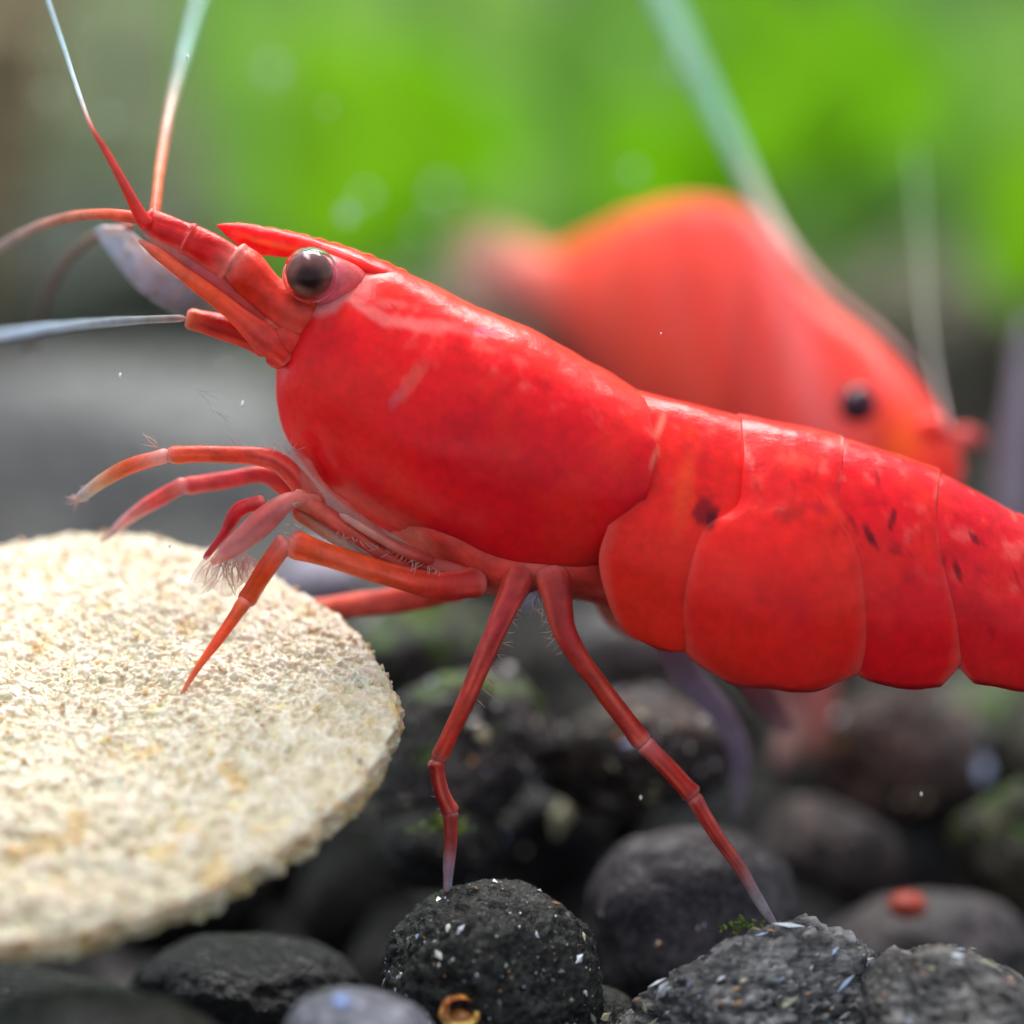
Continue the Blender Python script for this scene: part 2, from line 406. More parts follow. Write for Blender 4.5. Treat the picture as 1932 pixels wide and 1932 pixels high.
plate([(1745, 876), (1735, 1000), (1760, 1120), (1785, 1210), (1812, 1262), (1838, 1290)],
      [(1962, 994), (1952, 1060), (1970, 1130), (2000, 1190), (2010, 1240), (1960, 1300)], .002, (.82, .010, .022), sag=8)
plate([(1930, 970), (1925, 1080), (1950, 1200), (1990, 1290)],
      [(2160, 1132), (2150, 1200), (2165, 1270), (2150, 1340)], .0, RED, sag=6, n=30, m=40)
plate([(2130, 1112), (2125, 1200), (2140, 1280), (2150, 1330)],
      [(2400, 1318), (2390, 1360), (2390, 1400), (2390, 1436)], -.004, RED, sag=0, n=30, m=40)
mb = MB()
for k in range(5):
    a = math.radians(8 + 9*k); yy = (k - 2)*.05
    tube(mb, [(2380, 1385, yy*.3, 30), (2380 + 110*math.cos(a), 1385 + 110*math.sin(a), yy*.8, 70), (2380 + 250*math.cos(a), 1385 + 250*math.sin(a), yy*1.4, 50)], (.6, .03, .03, .9), n=16, seg=14, flat=.25)
mb.build('tail_fan', M_leg, root)
# soft body under the plates and the pale flesh between the leg bases
mb = MB()
def plain(c2, a=1.0):
    def f(u, v, base, p):
        return mixc(base, c2, sstep(-.2, .5, nz(p, 9, 4))) + (a,)
    return f
loft(mb, [(1120, 800, 1105, 1090, .10), (1250, 860, 1180, 1160, .14), (1400, 860, 1380, 1240, .16), (1600, 900, 1600, 1262, .16), (1800, 960, 1800, 1262, .15), (2000, 1060, 2000, 1270, .12), (2300, 1270, 2300, 1380, .06)], 60, 40, (.60, .02, .02), color=plain((.75, .08, .06)))
mb.build('abdomen_flesh', M_shell, root)
mb = MB()
loft(mb, [(570, 760, 562, 850, .05), (640, 780, 612, 910, .09), (730, 850, 705, 985, .11), (860, 950, 830, 1065, .13), (960, 1000, 930, 1125, .13), (1060, 1000, 1060, 1128, .13), (1140, 980, 1150, 1150, .11), (1190, 1000, 1200, 1190, .08)], 60, 50, (.80, .07, .05), color=plain((.82, .16, .12)))
mb.build('thorax', M_leg, root)

# antennule stalk: three jointed pieces each on the near side, blade (antennal scale) beside it
OR2 = (.88, .055, .02)
mb = MB()
tube(mb, [(600, 606, -.07, 72), (560, 592, -.085, 84), (510, 556, -.09, 78), (462, 508, -.09, 74), (434, 486, -.09, 60)],
     [(.85, .06, .04), (.88, .09, .05), (.86, .05, .025), (.84, .06, .03), (.92, .30, .24)], n=60, seg=40, wob=.22, joints=True)
ped = mb.build('antennule_stalk', M_leg, root)
mb = MB(); tube(mb, [(440, 500, -.09, 70), (400, 474, -.09, 72), (350, 450, -.09, 62)], [(.9, .2, .15), (.76, .012, .012), (.8, .03, .02)], n=40, seg=36, wob=.2, seed=4, joints=True)
mb.build('stalk_joint', M_leg, ped)
mb = MB(); tube(mb, [(358, 452, -.09, 60), (310, 430, -.09, 58), (274, 412, -.09, 42)], [(.8, .03, .03), (.78, .014, .012), (.86, .05, .03)], n=40, seg=36, wob=.2, seed=4, joints=True)
mb.build('stalk_joint', M_leg, ped)
def flagellum(name, pts, cols, n=70, mat=None, par=None):
    mb = MB(); tube(mb, pts, cols, n=n, seg=10, wob=.12); return mb.build(name, mat or M_clear, par or root)
W1 = (.55, .68, .72, .75); W2 = (.45, .62, .68, .55)
flagellum('antennule', [(282, 430, -.11, 34), (262, 400, -.12, 24), (230, 340, -.14, 18), (198, 282, -.14, 13), (174, 243, -.14, 8), (152, 185, -.08, 9), (124, 100, .02, 10), (84, -20, .14, 10)], [RED + (1,), (.85, .03, .02, 1), (.80, .06, .04, 1), (.78, .07, .05, 1), (.75, .14, .10, .9), (.60, .66, .68, .7), W2, W2], n=110)
flagellum('antennule', [(290, 425, -.02, 22), (302, 320, .12, 21), (318, 220, .28, 22), (345, 110, .60, 22), (378, -10, 0.95, 22), (410, -120, 1.2, 20)],
          [(.85, .14, .06, 1), (.80, .24, .12, 1), (.62, .36, .26, .8), (.30, .50, .46, .65), (.22, .45, .42, .5), (.22, .42, .4, .5)])
flagellum('antennule', [(275, 412, -.04, 24), (200, 404, -.0, 21), (130, 410, .10, 19), (60, 432, .2, 17), (0, 466, .3, 16), (-80, 520, .35, 12)],
          [(.86, .07, .04, 1), (.84, .14, .07, 1), (.78, .28, .18, .9), (.66, .40, .34, .8), (.5, .4, .4, .7), (.5, .4, .4, .7)])
flagellum('antennule', [(250, 425, .15, 16), (170, 452, .42, 18), (110, 512, .6, 18), (78, 590, .75, 18), (56, 680, .9, 16)],
          [(.6, .2, .15, .9), (.30, .18, .14, .8), (.28, .17, .14, .75), (.22, .16, .15, .7), (.2, .16, .15, .5)])
# antenna: stout base joint and long pale whip
mb = MB(); tube(mb, [(500, 640, .00, 60), (450, 626, -.02, 52), (395, 610, -.02, 46), (352, 600, -.02, 36)], [(.7, .02, .015), (.66, .02, .01), (.66, .028, .01), (.82, .16, .05)], n=30, seg=22, joints=True)
ant = mb.build('antenna_base', M_leg, root)
flagellum('antenna_whip', [(352, 600, -.02, 13), (280, 603, -.12, 16), (180, 610, -.26, 19), (90, 620, -.42, 21), (0, 634, -.58, 22), (-120, 650, -.8, 20)],
          [(.62, .50, .46, .6), (.40, .46, .46, .5), (.45, .54, .6, .6), (.46, .60, .74, .8), (.5, .66, .84, .85), (.55, .7, .88, .9)], par=ant)
mb = MB()   # antennal scale: firm orange outer ridge
tube(mb, [(545, 680, -.10, 30), (500, 640, -.115, 52), (430, 580, -.12, 34), (350, 520, -.12, 26), (290, 474, -.12, 20), (262, 452, -.12, 8)],
     [(.8, .03, .02), (.90, .075, .05), (.92, .09, .03), (.95, .11, .03), (.92, .16, .08), (.85, .3, .25, .8)], n=80, seg=24, flat=.6, wob=.25, joints=True)
scale = mb.build('antennal_scale', M_leg, root)
mb = MB()   # translucent violet band between ridge and stalk
tube(mb, [(520, 620, -.09, 70), (440, 560, -.10, 48), (370, 500, -.10, 44), (310, 456, -.10, 36), (262, 424, -.10, 14)],
     [(.82, .06, .05, 1), (.72, .07, .06, .95), (.72, .14, .15, .9), (.78, .25, .22, .8), (.8, .4, .4, .5)], n=50, seg=14, flat=.4)
mb.build('scale_blade', M_leg, scale)
mb = MB(); V = []; C = []   # fringe blade, bluish and see-through
n, m = 46, 18
inner = catmull([(500, 640, 0), (430, 588, 0), (350, 528, 0), (290, 480, 0), (240, 432, 0), (196, 425, 0)], n)
outer = catmull([(490, 645, 0), (420, 622, 0), (330, 588, 0), (262, 540, 0), (212, 480, 0), (182, 432, 0)], n)
for i in range(n):
    for j in range(m):
        t = j/(m-1); q = inner[i]*(1-t) + outer[i]*t; s = i/(n-1)
        V.append(P(q[0], q[1] , .10 + .10*t + .08*s + .006*math.sin(i*1.3)))
        base = mixc((.42, .38, .48), (.62, .78, 1.0), sstep(.55, .95, s)); base = mixc(base, (1, .80, .72), .7*sstep(.5, .0, t)*sstep(.5, .8, s))
        base = mixc(base, (.85, .90, 1), .5*sstep(.1, .5, noise.noise(Vector((s*14, t*2.5, 3))))*sstep(.4, .8, s)); C.append(base + (min(1, (.22 + 1.3*sstep(.35, .85, s))*(1 - .6*t*t)),))
mb.add(V, grid_faces(n, m), C); o = mb.build('fringe_blade', M_clear, scale)
sm = o.modifiers.new('thick', 'SOLIDIFY'); sm.thickness = .006
mb = MB()   # crumpled joints round the mouth corner
for k, (u, v, r, c) in enumerate([(540, 640, 44, (.86, .06, .04)), (520, 610, 34, (.9, .12, .08)), (556, 612, 30, (.9, .17, .13)), (500, 646, 26, (.82, .04, .02)), (575, 590, 26, (.88, .10, .06)), (530, 672, 26, (.78, .04, .03))]):
    ball(mb, u, v, -.085, r, c, n=20, sy=.7)
for i, p in enumerate(mb.v):
    q = Vector(p); mb.v[i] = tuple(q + Vector((nz(q, 18), nz(q + Vector((3, 0, 0)), 18), nz(q + Vector((0, 4, 0)), 18)))*.008)
mb.build('mouth_joint', M_leg, root)
# walking legs: first piece is the leg, the others are its segments
RL = (.62, .028, .02); RD = (.40, .030, .022); OL = (.84, .09, .018); GR = (.42, .42, .50, .8)
def leg(segs, hair=None):
    top = None
    for k, (pts, cols) in enumerate(segs):
        mb = MB(); tube(mb, pts, cols, n=10 + 6*len(pts), seg=16, joints=True, wob=.10, seed=k + pts[0][0])
        if top is None: top = mb.build('leg', M_leg, root)
        else: mb.build('leg_segment', M_leg, top)
    if hair:
        mb = MB()
        for (pts, L, dirs, n) in hair: hairs(mb, pts, L, dirs, (.75, .45, .40, .75), wpx=2.2, n=n)
        tag(mb.build('bristle', M_clear, top), kind='stuff')
    return top
def along(a, b, n, y): return [(a[0] + (b[0]-a[0])*i/(n-1), a[1] + (b[1]-a[1])*i/(n-1), y) for i in range(n)]
leg([([(985, 1075, -.10, 60), (968, 1115, -.13, 52), (930, 1200, -.15, 42), (880, 1320, -.15, 34), (826, 1436, -.15, 33)], [(.7, .06, .05), (.62, .05, .05), (.50, .035, .045), (.62, .05, .03), (.66, .04, .015)]),
     ([(822, 1434, -.15, 30), (832, 1490, -.15, 31), (852, 1534, -.15, 33)], [(.66, .05, .03), RD, (.45, .03, .025)]),
     ([(850, 1530, -.15, 28), (850, 1590, -.155, 25), (846, 1640, -.16, 22), (844, 1682, -.16, 14)], [(.5, .07, .06), (.42, .06, .05), (.40, .30, .36, .9), GR])],
    [(along((975, 1150), (900, 1320), 9, -.15), 26, [.4, .9, .1], 2), (along((815, 1440), (840, 1540), 6, -.15), 16, [2.8, 3.4], 2)])
leg([([(1040, 1075, -.11, 66), (1050, 1120, -.13, 58), (1066, 1195, -.15, 44), (1130, 1292, -.15, 37), (1216, 1404, -.15, 38)], [(.7, .07, .05), (.60, .05, .04), (.56, .04, .035), (.56, .05, .025), (.60, .05, .04)]),
     ([(1214, 1402, -.15, 36), (1262, 1450, -.15, 36), (1308, 1502, -.15, 38)], [(.62, .14, .14), (.52, .035, .025), (.5, .03, .025)]),
     ([(1306, 1500, -.15, 30), (1352, 1576, -.15, 28), (1398, 1640, -.155, 24), (1436, 1706, -.16, 21), (1470, 1757, -.16, 8)], [(.5, .04, .035), (.44, .03, .025), (.34, .09, .09), (.38, .35, .37, .9), (.55, .5, .5, .8)])],
    [(along((1025, 1150), (1062, 1230), 7, -.15), 26, [2.6, 3.2, 2.0], 2)])
leg([([(910, 1095, -.10, 60), (830, 1105, -.13, 54), (740, 1085, -.15, 46), (650, 1058, -.16, 46), (545, 1024, -.16, 50)], [(.6, .04, .04), (.74, .045, .03), (.82, .07, .018), OL, (.84, .08, .015)]),
     ([(542, 1018, -.16, 38), (506, 1066, -.16, 38), (462, 1138, -.15, 34)], [(.9, .25, .2), (.84, .08, .02), (.84, .12, .03)]),
     ([(464, 1132, -.17, 27), (420, 1196, -.19, 22), (376, 1256, -.21, 14), (345, 1306, -.215, 8), (330, 1345, -.20, 3)], [(.86, .16, .05), (.86, .085, .02), (.86, .14, .05), (.85, .28, .16, .65), (.85, .5, .4, .3)])])
leg([([(880, 1108, .06, 44), (780, 1128, .12, 50), (680, 1140, .16, 48), (590, 1150, .20, 40), (540, 1140, .22, 18)], [(.7, .06, .05), (.8, .10, .07), (.8, .15, .12), (.80, .22, .18), (.7, .3, .3, .7)])])
leg([([(600, 960, -.05, 40), (560, 905, -.08, 42), (516, 868, -.10, 38), (440, 858, -.10, 33), (318, 858, -.09, 31)], [(.72, .2, .16), (.66, .06, .05), (.74, .05, .04), (.82, .06, .02), (.84, .10, .03)]),
     ([(318, 858, -.09, 26), (250, 878, -.07, 30), (195, 906, -.05, 27), (150, 940, -.02, 20)], [(.9, .45, .38), (.84, .12, .04), (.65, .34, .20, .9), (.55, .62, .62, .75)])],
    [([(300, 845, -.09)], 40, [-2.5, -2.2], 5), ([(155, 935, -.02), (175, 920, -.03)], 34, [2.2, 2.6, 2.9], 16), (along((480, 862), (545, 860), 9, -.1), 26, [-2.9, -.3, 0.2], 2)])
leg([([(590, 950, .02, 44), (545, 920, .0, 44), (500, 896, .0, 34), (430, 905, .0, 33), (348, 918, .01, 31)], [(.7, .15, .12), (.70, .05, .05), (.72, .04, .05), (.76, .07, .08), (.72, .08, .09)]),
     ([(352, 912, .01, 28), (300, 940, .03, 31), (250, 972, .06, 24), (205, 1010, .09, 13), (188, 1022, .09, 4)], [(.72, .2, .2), (.75, .09, .09), (.8, .34, .34, .95), (.66, .6, .58, .8), (.6, .6, .55, .6)])])
# folded maxillipeds under the mouth, their pale tips and feeding brushes
mb = MB(); tube(mb, [(840, 1090, -.08, 34), (780, 1078, -.12, 34), (700, 1030, -.14, 30), (620, 975, -.14, 34), (552, 935, -.14, 34)], [(.6, .04, .035), (.52, .04, .03), (.62, .10, .07), (.60, .08, .06), (.66, .18, .12)], n=44, seg=16, joints=True)
mx = mb.build('maxilliped', M_leg, root)
mb = MB(); tube(mb, [(552, 960, -.13, 32), (620, 1008, -.13, 24), (700, 1060, -.12, 20), (770, 1094, -.11, 12), (822, 1078, -.10, 6)], [(.70, .10, .05, 1), (.66, .3, .2, .7), (.62, .5, .42, .6), (.60, .58, .5, .6), (.62, .5, .5, .5)], n=40, seg=12)
mb.build('leg_segment', M_leg, mx)
mb = MB(); tube(mb, [(820, 1060, -.12, 26), (760, 1040, -.15, 18), (690, 1000, -.16, 16), (640, 970, -.16, 12)], [(.5, .035, .03), (.6, .12, .09), (.66, .3, .24, .8), (.7, .4, .35, .6)], n=30, seg=12)
mb.build('leg_segment', M_leg, mx)
leg([([(600, 950, -.12, 30), (548, 945, -.16, 34), (505, 975, -.17, 50), (455, 1020, -.17, 44), (400, 1062, -.16, 14)], [(.66, .16, .12, .9), (.74, .24, .22, .75), (.72, .14, .15, .65), (.74, .18, .18, .5), (.7, .14, .14, .5)]),
     ([(500, 946, -.13, 26), (452, 962, -.13, 30), (424, 1005, -.12, 20), (386, 1054, -.10, 10)], [(.6, .04, .05), (.64, .02, .03), (.55, .02, .04), (.5, .05, .07)])],
    [(along((410, 1050), (470, 1050), 14, -.15), 70, [1.2, 1.7, 2.1], 4), ([(548, 950, -.17), (552, 990, -.17), (550, 1010, -.17)], 26, [1.6, 0, 3.1], 5)])
mb = MB(); V = []; C = []      # see-through feeding brushes resting on the wafer
for (pts) in [[(450, 1030, -.15, 50), (430, 1080, -.14, 62), (420, 1125, -.12, 40)], [(400, 1050, -.12, 24), (380, 1095, -.12, 40), (360, 1120, -.11, 20)], [(470, 1050, -.16, 30), (480, 1100, -.15, 34), (470, 1150, -.14, 18)]]:
    tube(mb, pts, [(.80, .45, .40, .30), (.82, .70, .62, .30), (.85, .78, .7, .12)], n=16, seg=12, flat=.4, wob=.6)
mb.build('feeding_brush', M_clear, root)
mb = MB()    # pale gill skirt under the front edge of the carapace
tube(mb, [(552, 845, -.05, 30), (574, 895, -.09, 44), (650, 975, -.11, 46), (740, 1035, -.12, 40), (850, 1080, -.12, 40), (920, 1100, -.11, 40)],
     [(.78, .30, .26, .3), (.80, .26, .21, .35), (.76, .16, .12, .4), (.70, .10, .08, .6), (.56, .07, .06, .9), (.6, .05, .05, 1)], n=60, seg=18, flat=.5, wob=.5)
mb.build('gill_skirt', M_clear, root)
mb = MB()
hairs(mb, along((470, 870), (560, 850), 16, -.08), 50, [-2.7, -2.2, -.6], (.7, .68, .66, .35), wpx=1.8, n=3)
hairs(mb, along((640, 1000), (830, 1075), 26, -.15), 30, [1.2, 2.0, 2.6], (.8, .5, .42, .5), wpx=2, n=2)
hairs(mb, along((1000, 1118), (1018, 1112), 5, -.12), 46, [1.9, 2.2, 1.5], (.6, .55, .65, .7), wpx=2.4, n=6)
hairs(mb, [(430, 820, -.1), (400, 770, -.1), (370, 735, -.1)], 60, [.8, .5], (.5, .52, .56, .25), wpx=3, n=3)
tag(mb.build('bristle', M_clear, root), kind='stuff')
# swimmerets hanging under the abdomen
for k, (pts, c) in enumerate([
        ([(1250, 1190, .05, 60), (1300, 1280, .25, 56), (1362, 1350, .35, 46), (1396, 1430, .40, 40), (1392, 1540, .42, 22)], [(.5, .2, .24, .8), (.36, .27, .38, .7), (.38, .30, .42, .7), (.30, .24, .34, .7), (.28, .24, .3, .4)]),
        ([(1150, 1120, .1, 70), (1170, 1160, .2, 60), (1225, 1200, .25, 40)], [(.8, .2, .12, .9), (.75, .22, .14, .8), (.6, .3, .25, .3)]),
        ([(1400, 1260, .1, 60), (1450, 1330, .30, 50), (1490, 1380, .42, 30)], [(.5, .05, .06, .8), (.3, .1, .14, .6), (.2, .1, .14, .4)])]):
    mb = MB(); tube(mb, pts, c, n=30, seg=14, flat=.4); mb.build('swimmeret', M_clear, root)

# ------------------------------------------------------------------ the far shrimp
YB = 1.5
def yb(u): return float(np.interp(u, [880, 1050, 1250, 1450, 1650, 1850], [2.9, 2.5, 2.1, 1.6, 1.1, .8]))
far = empty('shrimp', P(1400, 1300, YB))
tag(far, 'blurred orange-red shrimp behind the sharp one, head down to the right', 'shrimp')
FR = (1, .062, .045); FP = (1, .14, .125); FO = (1, .085, .035)
def shade_far(u, v, base, p):
    c = base
    for (k0, wd, st) in ((1500, 40, .5), (1395, 18, .15), (1290, 18, .15)):
        c = mixc(c, (1, .24, .24), st*math.exp(-(((u - (v - 650)*.28) - k0)/wd)**2))
    c = mixc(c, (1, .16, .02), .8*math.exp(-((u - 1690)**2 + (v - 830)**2)/50**2)); c = mixc(c, (.75, .05, .04), .5*math.exp(-((u - 1150)**2 + (v - 560)**2)/80**2))
    c = mixc(c, FP, .6*sstep(-.1, .5, nz(p, 1.2, 3))); return mixc(c, FO, .5*sstep(0, .5, nz((p[0], p[1]+7, p[2]), 1.5, 3)))
def fl(name, st, n=50, m=50, base=FR, par=None, mat=None):
    mb = MB(); loft(mb, st, n, m, base, y0=yb, color=shade_far); return mb.build(name, mat or M_far, par or far)
fl('abdomen_segment', [(950, 490, 955, 540, .03), (985, 478, 1000, 600, .09), (1030, 478, 1060, 650, .13), (1085, 468, 1120, 700, .16)], base=(.85, .22, .18))
fl('abdomen_segment', [(1050, 474, 1080, 670, .14), (1110, 445, 1130, 730, .18), (1180, 408, 1180, 780, .21)])
fl('abdomen_segment', [(1160, 415, 1165, 770, .20), (1250, 385, 1220, 850, .24), (1310, 378, 1260, 880, .25)])
fl('abdomen_segment', [(1290, 377, 1250, 880, .25), (1370, 382, 1310, 920, .26), (1430, 412, 1360, 940, .26)])
fl('abdomen_segment', [(1410, 398, 1340, 930, .25), (1465, 455, 1400, 950, .25), (1505, 515, 1430, 960, .23)])
fl('carapace', [(1470, 480, 1400, 950, .23), (1560, 576, 1460, 985, .26), (1640, 634, 1520, 1020, .26), (1715, 705, 1610, 1080, .23), (1772, 780, 1690, 1090, .18), (1806, 838, 1750, 1060, .10), (1818, 880, 1790, 1000, .04)], 80, 60)
mb = MB(); tube(mb, [(1740, 800, .8, 60), (1796, 828, .9, 46), (1828, 822, 1.0, 34), (1858, 838, 1.1, 26)], [FR, FP + (.9,), (.85, .14, .14, .75), (.16, .03, .06, .7)], n=20, seg=16); mb.build('rostrum', M_far, far)
mb = MB(); ball(mb, 1618, 764, .84, 36, (.035, .015, .03), n=24); mb.build('eye', M_eye, far)
mb = MB()
for k in range(4):
    tube(mb, [(1040, 530, 2.6, 90), (950, 480 + 24*k, 2.9 + .05*k, 90), (840, 440 + 40*k, 3.1 + .08*k, 60)], [(.9, .2, .16, .9), (.8, .32, .26, .45), (.7, .42, .36, .15)], n=14, seg=12, flat=.4)
mb.build('tail_fan', M_clear, far)
TL = (.26, .52, .38, .72)
flagellum('antenna', [(1790, 790, .55, 10), (1740, 700, .60, 13), (1660, 618, .75, 16), (1575, 555, 1.0, 20), (1500, 480, 1.25, 24), (1440, 390, 1.45, 30), (1380, 265, 1.6, 38), (1308, 120, 1.75, 46), (1250, -10, 1.9, 52), (1200, -120, 2.0, 52)],
          [(.7, .35, .35, .1), (.72, .35, .35, .14), (.8, .32, .32, .2), (.8, .32, .34, .3), (.75, .38, .38, .5), (.55, .5, .42, .75), TL, TL, TL, TL], n=90, par=far)
flagellum('antenna', [(1790, 810, .8, 9), (1768, 720, 1.0, 10), (1748, 600, 1.3, 12), (1738, 450, 1.6, 13), (1725, 280, 1.9, 14)], [(.7, .5, .5, .4), (.5, .5, .45, .32), (.4, .42, .36, .25), (.35, .5, .3, .2), (.3, .5, .25, .2)], par=far)
for (pts, c) in [([(1500, 1000, YB - .2, 50), (1540, 1200, YB - .3, 44), (1555, 1320, YB - .35, 50), (1530, 1440, YB - .4, 30)], [(.7, .1, .1), (.4, .08, .08), (.34, .10, .09), (.22, .12, .10)]),
                 ([(1440, 1000, YB - .1, 50), (1480, 1220, YB - .2, 44), (1500, 1340, YB - .2, 56), (1475, 1460, YB - .3, 50)], [(.7, .1, .1), (.5, .12, .12), (.3, .14, .13), (.22, .15, .13)]),
                 ([(1600, 1010, YB - .1, 40), (1700, 1120, YB - .2, 30), (1760, 1330, YB, 20)], [(.7, .1, .1), (.5, .12, .12), (.3, .14, .13)])]:
    mb = MB(); tube(mb, pts, c, n=26, seg=12); mb.build('leg', M_far, far)

# ------------------------------------------------------------------ food wafer
mb = MB(); RW = S(655, -.2); nr, na = 300, 1000; V = []; C = []
cw = P(100, 1394, -.24); tilt = math.radians(27.5); T = .052
def wafer_pt(s, th):
    # s: 0..1 top face, 1..1.35 side, 1.35..1.6 underside
    e = 1.72; ct, st = math.cos(th), math.sin(th)
    rr = RW/((abs(ct)**e + abs(st)**e)**(1/e)) * (1 + .02*noise.noise(Vector((ct*2.2, st*2.2, 5))) + .012*noise.noise(Vector((ct*9, st*9, 1))) + .006*noise.noise(Vector((ct*26, st*26, 1))))
    if st < 0: rr *= 1 - .08*abs(st)
    if s <= 1: r = rr*s; z = T*(1 - .45*s**3) ; 
    elif s <= 1.35:
        a = (s - 1)/.35*math.pi; r = rr*(1 + .012*math.sin(a)); z = .0 + T*.55*math.cos(a)
    else: r = rr*(1 - (s - 1.35)/.25); z = -T*.55
    return Vector((r*ct, r*st, z))
rs = list(np.linspace(0, 1, nr - 60)) + list(np.linspace(1.008, 1.35, 44)) + list(np.linspace(1.37, 1.6, 16))
nr = len(rs)
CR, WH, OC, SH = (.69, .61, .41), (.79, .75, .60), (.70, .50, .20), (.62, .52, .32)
for i, s in enumerate(rs):
    for j in range(na):
        th = 2*math.pi*j/na; p = wafer_pt(s, th)
        a = noise.noise(p*9); b1 = noise.noise(p*26); b2 = noise.noise(p*60); b3 = noise.noise(p*130)
        front = sstep(-.1, -RW*.75, p.y)
        amp = (.010 + .007*front)
        cell = abs(noise.noise(p*34 + Vector((7, 0, 0))))
        h = .8*amp*a + .0045*b1*(1 + 2.6*front) + .0062*b2*(1 + .8*front) + .0040*b3 - .005*sstep(.10, .0, cell)*sstep(.1, .4, a + .2)
        nrm = Vector((0, 0, 1)) if s < .9 else (Vector((p.x, p.y, 0)).normalized()*sstep(.9, 1.15, s) + Vector((0, 0, 1))*(1 - sstep(.9, 1.15, s)))
        if s > 1.35: nrm = Vector((0, 0, -1))
        p2 = p + nrm*h
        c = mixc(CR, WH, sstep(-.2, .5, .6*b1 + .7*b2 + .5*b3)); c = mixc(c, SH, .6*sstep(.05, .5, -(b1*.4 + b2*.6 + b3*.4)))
        sp = noise.noise(p*15 + Vector((30, 1, 2))); c = mixc(c, OC, .75*sstep(.40, .58, sp))
        sp2 = noise.noise(p*24 + Vector((3, 61, 2))); c = mixc(c, (.78, .66, .30), .6*sstep(.42, .6, sp2))
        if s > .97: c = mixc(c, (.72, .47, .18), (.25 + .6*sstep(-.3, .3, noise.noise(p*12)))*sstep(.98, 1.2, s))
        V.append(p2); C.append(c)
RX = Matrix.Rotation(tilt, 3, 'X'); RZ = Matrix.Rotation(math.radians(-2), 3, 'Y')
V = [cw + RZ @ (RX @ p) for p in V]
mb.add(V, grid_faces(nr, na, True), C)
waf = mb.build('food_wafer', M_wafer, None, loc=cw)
tag(waf, 'thick cream coloured crumbly food wafer tilted on the gravel under the front legs', 'food wafer')
# loose crumbs on its face
mb = MB()
for k in range(900):
    th = random.uniform(0, 2*math.pi); s = math.sqrt(random.uniform(0, .97)); p = wafer_pt(s, th)
    if random.random() < .3: p = wafer_pt(random.uniform(1.0, 1.25), th)
    q = cw + RZ @ (RX @ (p + Vector((0, 0, .004)))); r = random.uniform(.003, .0085)
    c = random.choice([CR, WH, WH, WH, SH, OC, (.8, .68, .35)])
    a = [Vector((random.uniform(-1, 1), random.uniform(-1, 1), random.uniform(-1, 1))).normalized()*r*random.uniform(.6, 1.2) for _ in range(3)]
    vs = [q + a[0], q - a[0], q + a[1], q - a[1], q + a[0].cross(a[1]).normalized()*r, q - a[0].cross(a[1]).normalized()*r]
    mb.add(vs, [(0, 2, 4), (2, 1, 4), (1, 3, 4), (3, 0, 4), (2, 0, 5), (1, 2, 5), (3, 1, 5), (0, 3, 5)], c)
o = mb.build('crumb', M_wafer, None, loc=cw, smooth=False); o.parent = waf; o.location = (0, 0, 0); tag(o, kind='stuff')

# ------------------------------------------------------------------ pebbles
ICO = {}
def ico(n):
    if n not in ICO:
        bm = bmesh.new(); bmesh.ops.create_icosphere(bm, subdivisions=n, radius=1)
        ICO[n] = ([v.co.copy() for v in bm.verts], [tuple(v.index for v in f.verts) for f in bm.faces]); bm.free()
    return ICO[n]
def pebble_mesh(mb, c, r, sub, seed, base, tint, rough=1.0, algae=None, angular=0, fine=1.0, rot=0, spk=0):
    vs, fs = ico(sub); V = []; C = []; off = Vector((seed*13.1, seed*7.7, seed*3.3))
    planes = []
    rr = random.Random(seed)
    if angular:
        for _ in range(angular):
            planes.append((Vector((rr.gauss(0, 1), rr.gauss(0, 1), rr.gauss(0, 1))).normalized(), rr.uniform(.62, .85)))
    M3 = Matrix.Rotation(rot, 3, 'Y')
    for v in vs:
        d = v
        k = 1 + .16*noise.noise(d*1.1 + off) + .06*noise.noise(d*2.7 + off)
        p = d*k
        for (n_, h) in planes:
            e = p.dot(n_) - h
            if e > 0: p = p - n_*e*.85
        a = noise.noise(d*6 + off); b1 = noise.noise(d*14 + off); b2 = noise.noise(d*34 + off)
        hh = rough*(.022*a + .018*b1*fine + .012*b2*fine)
        if sub >= 5: hh -= rough*fine*.03*sstep(.25, .5, noise.noise(d*20 + off*2))
        p = p + d*hh
        w_ = M3 @ Vector((p.x*r[0], p.y*r[1], p.z*r[2]))
        V.append(c + w_)
        cc = mixc(base, tint, sstep(-.3, .5, noise.noise(d*2 + off))); cc = mixc(cc, tuple(x*.45 for x in base), .6*sstep(.1, .5, -b1)); cc = mixc(cc, tuple(min(1, x*2.0) for x in tint), .5*sstep(.2, .5, b2))
        if algae:
            g = sstep(.0, .45, noise.noise(d*3 + off*1.7) + .5*d.z - algae); cc = mixc(cc, (.09, .20, .02), g*.8)
        if spk and rr.random() < spk: cc = rr.choice([(.75, .62, .42), (.6, .6, .62), (.8, .8, .85), (.5, .34, .2), (.4, .38, .34)])
        C.append(cc)
    mb.add(V, fs, C)
